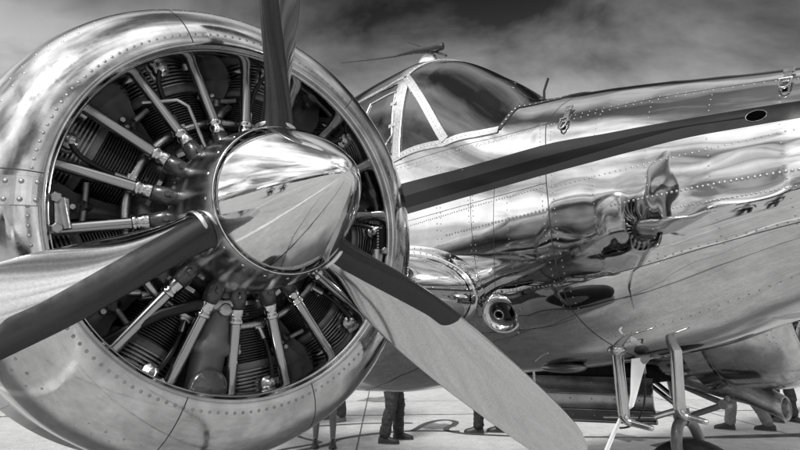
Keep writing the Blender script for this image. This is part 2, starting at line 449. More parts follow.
# toggle latches on the nose baggage door
for (x, t) in ((.048, .70), (.852, .80)):
    g = MB(); p = S(x, t); n = N(x, t); dt = (S(x, t+.02)-S(x, t-.02)).normalized(); dx = n.cross(dt)
    Rm = Matrix((dx, dt, n)).transposed()
    g.box(p+n*.006, (.022, .085, .008), Rm, 0, .003); g.box(p+dt*.055+n*.008, (.034, .030, .010), Rm, 0, .004)
    loop = [p-dt*.02+n*.010+dx*.017*s1+dt*o for s1, o in ((-1, 0), (-1, -.04), (-.6, -.062), (0, -.070), (.6, -.062), (1, -.04), (1, 0))]
    g.tube(loop, .004, 8, 0); g.tube([p-dt*.02+n*.012-dx*.02, p-dt*.02+n*.012+dx*.02], .005, 8, 0)
    g.box(p-dt*.06+n*.005, (.016, .02, .008), Rm, 1, .003)
    sub(g, 'door_latch', [M['steel'], M['seam']], fuselage)
# oval vent in the stripe: a flat disc painted black as its shaded hole
g = MB(); x, t = .777, .415; p = S(x, t); n = N(x, t); dt = (S(x, t+.02)-S(x, t-.02)).normalized(); dx = n.cross(dt)
ring = lambda r, d: [p+n*d+dx*math.cos(k*PI/12)*r*1.25+dt*math.sin(k*PI/12)*r*.92 for k in range(24)]
g.grid([ring(.026, .0008), ring(.0255, .0032), ring(.024, .0032), ring(.0225, .0015), ring(.022, -.004)], 0, cv=True)
g.add(ring(.0232, .0027), [tuple(range(24))], 1, False)
for k in range(8): g.rivet(p+n*.005+dx*math.cos(k*PI/4)*.0312+dt*math.sin(k*PI/4)*.0228, n, .0015, .0005, 0)
M['hole'] = paint('painted_hole_shade', .001, .002, .9, 10, spec=0.)
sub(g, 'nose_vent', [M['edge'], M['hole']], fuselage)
# round flared outlet on the lower side, a pipe inside it
g = MB(); x, t = -.325, -.535; p = S(x, t); n = N(x, t); ax = (n*.93+Vector((.36, 0, -.02))).normalized(); o = p+n*.020
g.rev([(-.085, .0), (-.08, .035), (-.05, .043), (-.02, .055), (-.004, .070), (.0, .078), (.002, .083), (-.001, .088), (-.008, .091), (-.06, .098)], o, ax, 48, 0)
g.rev([(-.085, .022), (-.012, .024), (-.008, .021), (-.012, .018), (-.085, .018)], o-Vector((.018, 0, 0)), ax, 20, 1)
g.rev([(-.05, 0), (-.05, .019)], o-Vector((.018, 0, 0)), ax, 20, 2)
dt = (S(x, t+.02)-S(x, t-.02)).normalized(); dx = n.cross(dt)
for k in range(5): g.bolt(p+n*.001+dx*.105*math.cos(k*1.26+.5)+dt*.105*math.sin(k*1.26+.5), n, .007, .006, 1)
sub(g, 'heater_outlet', [M['alu'], M['steel'], M['dark']], fuselage)
# roof antenna: pedestal, swept black body, two whips
g = MB()
rz = S(-1.36, PI/2).z
g.rev([(0, .115), (.05, .10), (.09, .075), (.125, .04), (.13, .0)], (-1.33, YC, rz-.01), (0, 0, 1), 24, 1)
prof = [(-1.185, 1.685, .012, .034), (-1.22, 1.695, .030, .036), (-1.30, 1.715, .034, .040), (-1.40, 1.752, .030, .036), (-1.50, 1.787, .022, .028), (-1.60, 1.815, .014, .019), (-1.68, 1.835, .010, .012), (-1.75, 1.852, .007, .007)]
A = []
for (x, z, wy, hz) in prof:
    A.append([Vector((x, YC+wy*math.cos(k*PI/6), z+.8*hz*math.sin(k*PI/6))) for k in range(12)])
g.grid(A, 0, cv=True); g.add(A[0], [tuple(range(12))], 0, False); g.add(A[-1], [tuple(range(12))[::-1]], 0, False)
g.tube([(-1.73, YC, 1.848), (-2.1, YC, 1.98), (-2.50, YC, 2.13)], [.0075, .0065, .005], 8, 0)
g.tube([(-1.16, YC, 1.60), (-1.30, YC+.01, 1.70), (-1.58, YC+.02, 1.91)], [.008, .007, .0055], 8, 0)
sub(g, 'roof_antenna', [M['antenna'], M['strip']], fuselage)
g = MB(); zz = S(-.385, PI/2).z
g.tube([(-.39, YC, zz-.01), (-.385, YC, zz+.04), (-.35, YC, zz+.105)], [.008, .007, .007], 8, 0)
sub(g, 'whip_antenna', M['antenna'], fuselage)
# belly: lamp fairing, drain hook, temperature probe
g = MB(); zb = S(-.25, -1.28).z
A = []
for i in range(13):
    u = -1+2*i/12; r = math.sqrt(max(0, 1-u*u))
    A.append([Vector((-.25+.13*u, S(-.25, -1.28).y+.05*r*math.cos(k*PI/8), zb+.026*r*math.sin(k*PI/8)-.008)) for k in range(16)])
g.grid(A, 0, cv=True); sub(g, 'belly_lamp_fairing', M['door'], fuselage)
g = MB(); g.tube(arc((-.385, 1.62, -.49), (-.385, 1.62, -.56), (-.39, 1.62, -.60))+[Vector((-.37, 1.62, -.61))], .006, 8, 0)
sub(g, 'drain_hook', M['chrome'], fuselage)
g = MB(); g.rev([(0, .0), (.0, .030), (.02, .027), (.034, .014), (.04, .008), (.075, .007), (.075, 0)], (.15, 1.66, -.425), (0, .05, -1), 20, 0)
g.tube(arc((.15, 1.66, -.495), (.14, 1.68, -.72), (-.04, 1.75, -.74)), .004, 6, 1)
sub(g, 'temperature_probe', [M['gearpaint'], M['hose']], fuselage)

# pitot masts
def pitot(x, y, zt, xb, zb, xe, ze):
    g = MB(); Rr = .036
    q = [Vector((x+(xb-x)*i/8, y, zt+(zb-zt)*i/8)) for i in range(9)]
    q += [Vector((xb+Rr*(1-math.cos(k/7*PI/2)), y, zb-Rr*math.sin(k/7*PI/2))) for k in range(1, 8)]
    g.tube(q, [.0235]*9+[.0232, .0225, .0215, .020, .018, .016, .0145], 20, 0, caps=True)
    e = q[-1]; L = xe-e.x
    g.tube([e+Vector((L*k/14-.006, 0, (ze-e.z)*k/14)) for k in range(15)], [.0142, .0138, .0134, .013, .013, .0128, .0126, .0125, .0125, .0125, .012, .012, .0115, .011, .0095], 16, 0)
    g.rev([(-.012, .0235), (.0, .036), (.006, .040), (.02, .036)], (x, y, zt+.004), (0, 0, 1), 24, 0)
    for k in range(6): g.bolt((x+.034*math.cos(k*PI/3), y+.034*math.sin(k*PI/3), zt+.004), (0, 0, -1), .004, .004, 1)
    return part(g, 'pitot_mast', [M['chrome'], M['steel']])
pitot(.075, 1.60, -.415, .075, -.655, .20, -.705)
pitot(.25, 1.75, -.40, .235, -.635, .345, -.685)

# ------------------------------------------------------------------ engines
def make_engine(parts):
    EY = Vector((0, 0, 0)); AX = (1, 0, 0)
    c = MB()
    # nose case and power section
    c.rev([(-.42, .20), (-.30, .24), (-.17, .255), (-.145, .25), (-.14, .225), (-.125, .22), (-.105, .20), (-.08, .17), (-.06, .12), (-.05, .1)], EY, AX, 64, 0)
    c.rev([(-.15, .275), (-.128, .275), (-.128, .22)], EY, AX, 64, 0)
    for k in range(27):
        an = k*2*PI/27; c.bolt((-.128, .262*math.cos(an), .262*math.sin(an)), AX, .006, .006, 0)
    for k in range(18):
        an = k*2*PI/18+.1; c.bolt((-.115, .212*math.cos(an), .212*math.sin(an)), (1, math.cos(an)*.6, math.sin(an)*.6), .005, .005, 0)
    # ignition ring and its clips
    c.rev([(-.115+.013*math.cos(k*PI/6), .292+.013*math.sin(k*PI/6)) for k in range(13)], EY, AX, 72, 2)
    # inter-cylinder baffles
    for k in range(9):
        an = math.radians(79+20+40*k); u = Vector((0, math.cos(an), math.sin(an))); w = Vector((0, -math.sin(an), math.cos(an)))
        A = []
        for s, hw, dx in ((.24, .015, -.02), (.33, .022, -.01), (.40, .034, .0), (.47, .075, -.01), (.53, .10, -.03)):
            A.append([u*s+w*hw*q+Vector((-.165+dx-.035*(1-abs(q)), 0, 0)) for q in (-1, -.5, 0, .5, 1)])
        c.grid(A, 1)
        c.bolt(u*.40+Vector((-.195, 0, 0)), AX, .009, .02, 2)
    # sump casting low at the front
    an = math.radians(260); u = Vector((0, math.cos(an), math.sin(an))); w = Vector((0, -math.sin(an), math.cos(an)))
    A = []
    for s, hw, d in ((.19, .030, .05), (.235, .034, .055), (.27, .036, .05), (.335, .052, .05), (.345, .064, .052), (.362, .064, .052), (.372, .046, .045), (.43, .044, .04), (.50, .046, .04), (.53, .05, .04)):
        A.append([u*s+w*hw*math.cos(q)+Vector((-.115+d*math.sin(q), 0, 0)) for q in [i*PI/9 for i in range(10)]])
    c.grid(A, 3)
    for sx in (-1, 1):
        c.bolt(u*.354+w*.068*sx+Vector((-.105, 0, 0)), AX, .010, .022, 2); c.tube([u*.335+w*.068*sx+Vector((-.095, 0, 0)), u*.378+w*.068*sx+Vector((-.095, 0, 0))], .009, 8, 2)
    c.rev([(0, .018), (.012, .018), (.016, .013), (.016, 0)], u*.255+w*.0+Vector((-.066, 0, 0)), AX, 14, 2)
    c.rev([(0, .045), (.02, .05), (.03, .04), (.04, 0)], u*.455+Vector((-.085, 0, 0)), AX, 20, 0)
    for k in range(6): c.bolt(u*.455+Vector((-.065, .036*math.cos(k*PI/3), .036*math.sin(k*PI/3))), AX, .006, .01, 2)
    # thick oil hose round the lower left
    a0 = [Vector((-.055, .215*math.cos(q), .215*math.sin(q))) for q in (4.55, 4.30, 4.05)]
    hp = [Vector((-.075, -.04, -.235)), Vector((-.07, -.12, -.240)), Vector((-.075, -.20, -.262)), Vector((-.095, -.27, -.30)), Vector((-.13, -.34, -.345))]
    hq = []
    for i in range(len(hp)-1): hq += [hp[i].lerp(hp[i+1], t) for t in (0, .33, .66)]
    c.tube(hq+[hp[-1]], .0145, 12, 4)
    c.tube([(-.075, -.03, -.235), (-.073, -.08, -.238)], .0195, 14, 2); c.tube([(-.075, -.012, -.234), (-.075, -.032, -.235)], .022, 6, 2)
    # priming line and clips round the front
    for k in range(9):
        an0 = math.radians(79+40*k+11); an1 = math.radians(79+40*(k+1)-11)
        P0 = Vector((-.15, .385*math.cos(an0), .385*math.sin(an0))); P2 = Vector((-.15, .385*math.cos(an1), .385*math.sin(an1)))
        am = (an0+an1)/2; P1 = Vector((-.165, .375*math.cos(am), .375*math.sin(am)))
        c.tube(arc(P0, P1, P2), .009, 10, 5)
        c.tube([P1*.98+Vector((.0, 0, 0)), P1*1.02+Vector((.02, 0, 0))], .014, 6, 2)
        # bright short intake elbows behind the ring
        u = Vector((0, math.cos(am), math.sin(am))); w = Vector((0, -math.sin(am), math.cos(am)))
        if k % 3 == 0:
            c.tube(arc(u*.27+w*.02+Vector((-.15, 0, 0)), u*.31+w*.03+Vector((-.12, 0, 0)), u*.36-w*.04+Vector((-.16, 0, 0))), .0115, 10, 2)
            c.tube([u*.295+w*.03+Vector((-.135, 0, 0)), u*.32+w*.015+Vector((-.132, 0, 0))], .016, 10, 2)
    # bent bracket wire high on the left, as on the front of the nose case
    an = math.radians(122); u = Vector((0, math.cos(an), math.sin(an)))
    c.tube([u*.22+Vector((-.06, 0, 0)), u*.34+Vector((-.05, .01, 0)), u*.355+Vector((-.055, -.01, 0)), u*.365+Vector((-.10, -.08, -.02))], .0055, 8, 2)
    eng = part(c, 'engine', [M['case'], M['baffle'], M['steel'], M['caselite'], M['hose'], M['finlite']]); parts.append(eng)
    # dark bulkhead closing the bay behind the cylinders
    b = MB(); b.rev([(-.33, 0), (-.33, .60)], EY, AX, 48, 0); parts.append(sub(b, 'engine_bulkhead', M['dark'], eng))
    for k in range(9):
        an = math.radians(79+40*k); u = Vector((0, math.cos(an), math.sin(an))); w = Vector((0, -math.sin(an), math.cos(an)))
        g = MB(); base = Vector((-.21, 0, 0))
        pr = []; r = .235
        while r < .392:
            pr += [(r, .072), (r, .092), (r+.0032, .092), (r+.0032, .072)]; r += .0072
        g.rev(pr, base, u, 40, 0, smooth=False)
        g.rev([(.392, .072), (.392, .103), (.402, .106), (.412, .103), (.412, .085)], base, u, 40, 1, smooth=False)
        pr = []; r = .412
        while r < .54:
            pr += [(r, .085), (r, .108), (r+.0042, .108), (r+.0042, .085)]; r += .0098
        pr.append((.545, 0)); g.rev(pr, base, u, 40, 2, smooth=False)
        # front spark plug in its boss
        sp = base+u*.455+Vector((.092, 0, 0))+w*.02
        g.rev([(-.02, .026), (.01, .024), (.01, .017), (.03, .017), (.03, .020), (.042, .020), (.042, .012), (.06, .012), (.062, 0)], sp, (1, 0, .0), 12, 3)
        # rocker boxes
        for sx in (-1, 1):
            g.rev([(.45, .03), (.50, .034), (.56, .034), (.57, .02), (.57, 0)], base+w*.085*sx+Vector((.07, 0, 0)), u, 16, 3)
        g.rev([(.225, .105), (.236, .105), (.236, .075)], base, u, 24, 3, smooth=False)
        parts.append(sub(g, 'cylinder', [M['fin'], M['baffle'], M['finlite'], M['steel']], eng))
        # ignition lead from ring to plug
        g = MB(); r0 = u*.300+w*.030+Vector((-.115, 0, 0)); e = sp+Vector((.055, 0, 0))
        A = arc(r0, u*.36+w*.048+Vector((-.10, 0, 0)), u*.42+w*.040+Vector((-.088, 0, 0)), 8)+arc(u*.42+w*.040+Vector((-.088, 0, 0)), u*.45+w*.034+Vector((-.075, 0, 0)), e, 5)[1:]
        g.tube(A, .0068, 8, 0); g.tube([r0, r0.lerp(A[3], .8)], .0095, 10, 1); g.tube([A[-2], A[-1]], .013, 8, 1)
        g.tube([r0-w*.014, r0+w*.014], .011, 6, 1)
        parts.append(sub(g, 'ignition_lead', [M['hose'], M['steel']], eng))
        for sx in (-1, 1):
            ap = an+math.radians(10)*sx*.98; ai = an+math.radians(11.5)*sx
            v0 = Vector((-.064, .205*math.cos(ai), .205*math.sin(ai))); v1 = Vector((-.11, .54*math.cos(ap), .54*math.sin(ap)))
            d = (v1-v0).normalized(); g = MB()
            g.rev([(-.06, .030), (.0, .0255), (.042, .0215), (.047, .0)], v0, d, 16, 1)
            g.rev([(.045, .0205), (.062, .0205), (.064, .018), (.072, .018), (.074, .0205), (.082, .0205), (.084, .0165)], v0, d, 20, 2)
            g.tube([v0+d*.075, v1], .0155, 18, 0)
            g.rev([(.28, .0165), (.282, .021), (.34, .021)], v0, d, 16, 2)
            nn = Vector((1, 0, 0))
            g.bolt(v0+nn*.022+d*.01, nn+d*.2, .009, .010, 1); 
            parts.append(sub(g, 'pushrod_tube', [M['tube'], M['case'], M['chrome']], eng))
    return eng
def make_cowling(parts):
    g = MB(); R = .665
    rin, ap = .471, .4785
    out = [(-.30, .455), (-.12, .464), (-.05, .4655), (-.022, .4665), (-.0115, .469)]
    for k in range(1, 9):
        q = k/8*PI/2; out.append((-.0115*math.cos(q)+0, ap-(ap-rin)*math.cos(q)))
    D = .26
    for k in range(1, 25):
        q = k/24*PI/2; out.append((-D+D*math.cos(q)**1.0, ap+(R-ap)*math.sin(q)))
    out += [(-.32, .6665), (-.40, .667), (-.46, .666), (-.50, .664), (-.50, .655), (-.45, .652)]
    rnd = random.Random(2)
    n = 256; P = []
    for i in range(n):
        an = 2*PI*i/n; row = []
        for x, r in out:
            dd = .0016*noise.noise((x*5, 3.0*math.cos(an), 3.0*math.sin(an)))*min(1, max(0, (r-.47)/.05)) if r > .47 else 0
            row.append(Vector((x, (r+dd)*math.cos(an), (r+dd)*math.sin(an))))
        P.append(row)
    g.grid(P, 0, cu=True, flip=False)
    def cs(s):    # point and normal on the lip's outer curve, s 0..1 from the apex
        q = s*PI/2; x = -D+D*math.cos(q); r = ap+(R-ap)*math.sin(q); nx_, nr = math.cos(q)/D, math.sin(q)/(R-ap); L = math.hypot(nx_, nr)
        return x, r, nx_/L, nr/L
    def riv(s, an, r_=.0042, h=.0016):
        x, r, a_, b_ = cs(s); g.rivet((x, r*math.cos(an), r*math.sin(an)), (a_, b_*math.cos(an), b_*math.sin(an)), r_, h, 2)
    k = 150
    for i in range(k): riv(.105, 2*PI*i/k, .0036, .0005)
    for s_, k_ in ((.50, 90), (.58, 90)):
        for i in range(k_):
            if 40 < math.degrees(2*PI*i/k_) % 360 < 82: continue
            riv(s_, 2*PI*(i+.5*(s_ > .55))/k_+rnd.uniform(-.004, .004), .0034, .0005)
    # lap joints: each sheet's edge stands a hair proud with a dark line under it
    def ring_seam(an, s0, s1, w=.0022, mi=1, lift=.0009, skew=0.):
        A = []
        for i in range(31):
            s_ = s0+(s1-s0)*i/30; x, r, a_, b_ = cs(s_); aa = an+skew*i/30; n_ = Vector((a_, b_*math.cos(aa), b_*math.sin(aa)))
            tdir = Vector((0, -math.sin(aa), math.cos(aa))); p = Vector((x, r*math.cos(aa), r*math.sin(aa)))+n_*lift
            A.append([p-tdir*w/2, p+tdir*w/2])
        g.grid(A, mi)
    for dg in (112, 52, -68, -108, 176): ring_seam(math.radians(dg), .02, 1.0)
    # joint strap on the outboard side
    A = []
    for i in range(31):
        s_ = .02+.98*i/30; x, r, a_, b_ = cs(s_); row = []
        for dd, lf in ((-.034, -.001), (-.032, .003), (.032, .003), (.034, -.001)):
            aa = math.radians(181)+dd/r; n_ = Vector((a_, b_*math.cos(aa), b_*math.sin(aa))); row.append(Vector((x, r*math.cos(aa), r*math.sin(aa)))+n_*lf)
        A.append(row)
        if i % 3 == 1:
            for dd in (-.02, .02):
                aa = math.radians(181)+dd/r; n_ = Vector((a_, b_*math.cos(aa), b_*math.sin(aa))); g.rivet(Vector((x, r*math.cos(aa), r*math.sin(aa)))+n_*.003, n_, .005, .002, 2)
    g.grid(A, 0, smooth=False)
    cow = part(g, 'cowling', [M['cowl'], M['seam'], M['rivet'], M['edge']]); parts.append(cow)
    # over-centre latch inside the strap
    for an in (math.radians(186), math.radians(-12)):
        g = MB(); u = Vector((0, math.cos(an), math.sin(an))); w = Vector((0, -math.sin(an), math.cos(an)))
        c0 = u*.455+Vector((-.03, 0, 0)); Rm = Matrix((Vector((1, 0, 0)), w, u)).transposed()
        g.tube([c0-w*.035-u*.01, c0+w*.035-u*.02], .013, 12, 0); g.box(c0-u*.012, (.02, .07, .03), Rm, 0, .006)
        g.bolt(c0-w*.035+Vector((.012, 0, 0)), (1, 0, 0), .012, .01, 0); g.bolt(c0+w*.035+Vector((.012, 0, 0)), (1, 0, 0), .012, .01, 0)
        parts.append(sub(g, 'cowl_latch', M['steel'], cow))
    # piano hinge on the inboard side
    g = MB()
    for i in range(9):
        an = math.radians(-8+1.2*i); g.box((-.06, .462*math.cos(an), .462*math.sin(an)), (.05, .008, .012), Matrix.Rotation(an, 3, 'X'), 0, .002)
        g.bolt((-.05, .456*math.cos(an), .456*math.sin(an)), (.6, -math.cos(an), -math.sin(an)), .004, .003, 1)
    parts.append(sub(g, 'hinge', [M['dark'], M['chrome']], cow))
    return cow
def make_prop(parts, base_deg=87.5, hx=.12):
    sp = MB()
    pr = [(-.055, .15), (-.052, .207), (-.044, .2105), (.0, .2110), (.05, .2090), (.10, .204), (.15, .195), (.20, .181), (.25, .162), (.30, .139), (.34, .117), (.38, .092), (.42, .063), (.445, .043), (.46, .028), (.469, .013), (.472, 0)]
    fx = pchip(np.array([p[0] for p in pr[2:]]), np.array([p[1] for p in pr[2:]]))
    pr = pr[:3]+[(x, float(fx(x))) for x in np.linspace(-.04, .44, 44)]+pr[-4:]
    XS_ = .192; rs_ = float(fx(XS_))
    sp.rev([p for p in pr if p[0] < XS_]+[(XS_-.002, rs_+.0006)], (0, 0, 0), (1, 0, 0), 128, 2)
    sp.rev([(XS_-.002, rs_+.0006), (XS_+.001, rs_+.0009), (XS_+.004, rs_+.0002), (XS_+.005, rs_-.0015)], (0, 0, 0), (1, 0, 0), 128, 0)
    sp.rev([(XS_+.004, float(fx(XS_+.004))-.0012)]+[p for p in pr if p[0] > XS_+.004], (0, 0, 0), (1, 0, 0), 128, 0)
    for k in range(20):
        an = 2*PI*k/20; r = .2112; sp.rivet((-.03, r*math.cos(an), r*math.sin(an)), (0, math.cos(an), math.sin(an)), .0045, .0015, 0); sp.rivet((.168, (float(fx(.168))+.0003)*math.cos(an+.1), (float(fx(.168))+.0003)*math.sin(an+.1)), (.35, math.cos(an+.1), math.sin(an+.1)), .004, .001, 0)
    hub = part(sp, 'propeller', [M['spin'], M['seam'], M['satin']]); parts.append(hub)
    sx = pchip(np.array([0, .10, .20, .30, .42, .55, .75, .95, 1.15, 1.34, 1.43, 1.47]), np.array([.050, .050, .053, .066, .085, .097, .102, .100, .094, .078, .050, .012]))     # half chord
    th = pchip(np.array([0, .10, .20, .30, .42, .55, .75, .95, 1.25, 1.47]), np.array([.050, .050, .046, .036, .026, .020, .014, .010, .007, .003]))
    be = pchip(np.array([0, .2, .35, .55, .8, 1.05, 1.47]), np.array([58, 52, 42, 32, 25, 20, 17.]))
    NC = 40
    for b in range(3):
        ph = math.radians(base_deg+120*b+(1.8, -1.5, .3)[b]); u = Vector((0, math.cos(ph), math.sin(ph)))
        tg = Vector((0, -math.sin(ph), math.cos(ph)))          # towards the leading edge (turns anticlockwise seen from the front)
        def pt(s, k, grow=0., frac=None):
            hc, t_, bb = float(sx(s)), float(th(s)), math.radians(float(be(s)))
            cdir = tg*math.cos(bb)+Vector((1, 0, 0))*math.sin(bb); ndir = Vector((1, 0, 0))*math.cos(bb)-tg*math.sin(bb)
            q = 2*PI*k/NC; cx = math.cos(q); rd = min(1, max(0, (s-.14)/.22))    # round shank blends into an aerofoil
            yy = math.sin(q)
            shape = (1+.55*cx)**.9 if rd > 0 else 1
            up_ = yy*t_*((1-rd)+rd*(1.45*(.72+.45*cx*.6) if yy > 0 else .45*(.8+.3*cx)))
            off = .14*hc*rd
            g_ = grow
            return Vector((hx, 0, 0))+u*s+cdir*(cx*(hc+g_)-off*0)+ndir*(up_+math.copysign(g_, yy) if abs(yy) > 1e-6 else 0)
        ss = list(np.linspace(.12, 1.36, 66))+[1.38, 1.40, 1.42, 1.435, 1.45, 1.46, 1.466]
        g = MB(); P = [[pt(s, k) for k in range(NC)] for s in ss]
        g.grid(P, 0, cv=True); g.add(P[-1], [tuple(range(NC))], 0, False)
        g.rev([(-.008, .0515), (-.006, .0535), (.0, .0540), (.002, .0535), (.003, .0518)], Vector((hx, 0, 0))+u*.206, u, 48, 1)
        parts.append(sub(g, 'propeller_blade', [M['blade'], M['strip']], hub))
        # rubber boot over the inner leading edge, front and back, round-ended
        g = MB(); A = []
        s0, s1 = .190, .655; n = 60
        for i in range(n+1):
            s = s0+(s1-s0)*i/n
            w0 = 9.6-2.3*min(1, max(0, (s-.25)/.3)); w = w0 if s < s1-.06 else w0*math.sqrt(max(0.0, 1-((s-(s1-.06))/.06)**2))
            w = max(w, .2)*(1 if s > .3 else 1)
            row = []
            for j in range(23):
                kk = -w*.8+(w*1.8)*j/22
                row.append(pt(s, kk, .0016 if 0 < j < 22 else -.001))
            A.append(row)
        g.grid(A, 0)
        parts.append(sub(g, 'deicer_boot', M['boot'], hub))
    return hub
eparts = []; make_engine(eparts); make_cowling(eparts); make_prop(eparts)

# nacelle behind the cowl, wing, gear
def make_nacelle(parts, sgn):
    g = MB(); A = []
    for x, rr, zc, sq in ((-.36, .585, 0, 1), (-.55, .60, 0, 1), (-.8, .59, -.02, 1), (-1.3, .55, -.05, .98), (-1.9, .46, -.06, .9), (-2.5, .32, -.04, .8), (-3.0, .14, .0, .6), (-3.2, .02, .02, .5)):
        A.append([Vector((x, rr*math.cos(k*PI/32), zc+rr*sq*math.sin(k*PI/32))) for k in range(64)])
    g.grid(A, 0, cv=True, flip=True)
    for k in range(60):
        an = k*2*PI/60; g.rivet((-.56, .6*math.cos(an), .6*math.sin(an)), (0, math.cos(an), math.sin(an)), .005, .002, 0)
    # cowl flaps: a ring of short plates under the cowl's trailing edge
    for k in range(18):
        a0, a1 = math.radians(192+k*8.7), math.radians(192+k*8.7+8.62); rows = []
        for x, r in ((-.47, .655), (-.62, .690), (-.622, .684), (-.47, .648)):
            rows.append([Vector((x, r*math.cos(a0+(a1-a0)*q/4), r*math.sin(a0+(a1-a0)*q/4))) for q in range(5)])
        g.grid(rows, 0, cu=True, smooth=False)
    n = part(g, 'engine_nacelle', [M['cowl'], M['seam']]); parts.append(n)
    # ram-air scoop under the cowl, open to the front
    g = MB(); A = []
    for x, w, h, zc in ((-1.05, .02, .02, -.56), (-.85, .11, .075, -.60), (-.62, .15, .11, -.63), (-.45, .15, .105, -.67), (-.36, .125, .088, -.725), (-.28, .108, .082, -.765), (-.24, .102, .078, -.785), (-.236, .095, .071, -.787), (-.26, .087, .063, -.78), (-.4, .07, .05, -.74)):
        A.append([Vector((x, w*math.cos(k*PI/14), zc+h*math.sin(k*PI/14))) for k in range(28)])
    g.grid(A, 0, cv=True, flip=True); g.add(A[-1], [tuple(range(28))], 1, False)
    parts.append(sub(g, 'air_scoop', [M['steel'], M['dark']], n))
    # exhaust stub between cowl and gear
    g = MB(); e = -.42*sgn
    g.tube(arc((-.42, e*.9, -.50), (-.62, e, -.60), (-.86, e*1.02, -.66)), [.06]*13, 20, 0, caps=False)
    g.rev([(0, .052), (.03, .05)], (-.86, e*1.02, -.66), (-1, 0, -.25), 20, 1); g.rev([(.03, 0), (.03, .052)], (-.86, e*1.02, -.66), (-1, 0, -.25), 20, 1)
    parts.append(sub(g, 'exhaust_stub', [M['steel'], M['dark']], n))
    return n
nparts = []; make_nacelle(nparts, -1)
def make_gear(parts, sgn):
    ax, az = -.80, -1.515; R = .405
    g = MB()
    g.rev([(.0, .20), (.03, .185), (.06, .19), (.10, .235), (.115, .30), (.105, .36), (.075, .395), (.03, .405), (0, .406), (-.03, .405), (-.075, .395), (-.105, .36), (-.115, .30), (-.10, .235), (-.06, .19), (-.03, .185), (0, .20)], (ax, 0, az), (0, 1, 0), 72, 0)
    for k in range(-3, 4):
        if k: g.rev([(k*.022-.002, .4045-.0016*k*k), (k*.022, .4015-.0016*k*k), (k*.022+.002, .4045-.0016*k*k)], (ax, 0, az), (0, 1, 0), 72, 0)
    s = MB()
    # leg, fork arms curving over the tyre
    s.tube([(-.93, 0, -.35), (-.84, 0, -.92)], .045, 16, 1); s.tube([(-.845, 0, -.90), (-.835, 0, -.985)], .062, 18, 0)
    for sy in (-1, 1):
        s.tube(arc((-.835, .02*sy, -.985), (-.82, .20*sy, -1.0), (-.81, .185*sy, -1.28), 14)+[Vector((-.80, .165*sy, -1.515))], [.04]*12+[.036, .034, .034, .03], 16, 0)
        s.tube([(-.80, .13*sy, az), (-.80, .19*sy, az)], .045, 14, 0)
        # drag links meeting ahead of the leg
        s.tube([(-.45, -.16*-sgn*1, -.83), (-.83, .06*sy, -.74 if sy > 0 else -.97)], .021, 10, 0)
        s.tube([(-1.5, .09*sy, -.36), (-.86, .05*sy, -.86)], .018, 10, 1)
    s.tube([(-.455, -.19*-sgn, -.83), (-.445, -.13*-sgn, -.83)], .034, 12, 0)
    s.tube([(-.45, -.16*-sgn, -.83), (-.30, -.12*-sgn, -.45)], .018, 10, 0)
    leg = part(s, 'landing_gear', [M['gearpaint'], M['chrome']]); parts.append(leg)
    parts.append(sub(g, 'tyre', M['tyre'], leg))
    w = MB(); w.rev([(-.07, .19), (-.075, .15), (-.05, .06), (-.06, .0)], (ax, 0, az), (0, 1, 0), 40, 0); w.rev([(.07, .19), (.075, .15), (.05, .06), (.06, .0)], (ax, 0, az), (0, 1, 0), 40, 0)
    parts.append(sub(w, 'wheel_rim', M['gearpaint'], leg))
    k = MB()        # solid near-black box, painted as the shade under wing and gear bay
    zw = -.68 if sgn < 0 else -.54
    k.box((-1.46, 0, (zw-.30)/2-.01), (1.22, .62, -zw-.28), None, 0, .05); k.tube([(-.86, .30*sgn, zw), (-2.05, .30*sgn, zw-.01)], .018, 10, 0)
    parts.append(sub(k, 'wheel_well_shade', M['dark'], leg))
    for sy in (sgn,):
        d = MB()
        # the doors are bowed sheets with a stiffened lower edge
        A = []
        for i in range(13):
            u = i/12; x = -.86-1.2*u; zb = -.97-.06*u if u < .9 else -.97-.06*u+.3*(u-.9)
            A.append([Vector((x, sy*(.335+.03*math.sin(PI*q)), -.66+(zb+.66)*q)) for q in [j/8 for j in range(9)]])
        B = [[p+Vector((0, -.016*sy, 0)) for p in r] for r in A]
        d.grid(A, 0); d.grid(B, 0)
        for e in (0, -1):
            d.grid([A[e], B[e]], 0)
        d.grid([[r[-1] for r in A], [r[-1] for r in B]], 0)
        d.tube([r[-1] for r in A], .014, 8, 0)
        for r in A[1::2]:
            for p in r[1:]: d.rivet(p+Vector((0, .001*sy if sy > 0 else -.001, 0)), (0, sy, 0), .007, .003, 0)
        for q in (3, 6): d.tube([r[q]+Vector((0, .004*sy, 0)) for r in A], .010, 6, 0)
        parts.append(sub(d, 'gear_door', M['door'], leg))
    return leg
gparts = []; make_gear(gparts, 1)
def copy_parts(lst, dy, dx=0., dz=0.):
    mp = {}
    for o in lst:
        c = o.copy(); COL.objects.link(c); mp[o] = c
        if o.parent in mp: c.parent = mp[o.parent]
        else: c.location = o.location+Vector((dx, dy, dz))
    return mp
i_prop = next(i for i, o in enumerate(eparts) if o.name.startswith('propeller'))
copy_parts(eparts[:i_prop], 3.75, .2, -.05); copy_parts(nparts, 3.75, .2, -.05); farg = []; make_gear(farg, -1).location = OFF+Vector((.08, 3.8, .01))
far = []; far_hub = make_prop(far, 32.); far_hub.location = OFF+Vector((.2, 3.75, -.05))

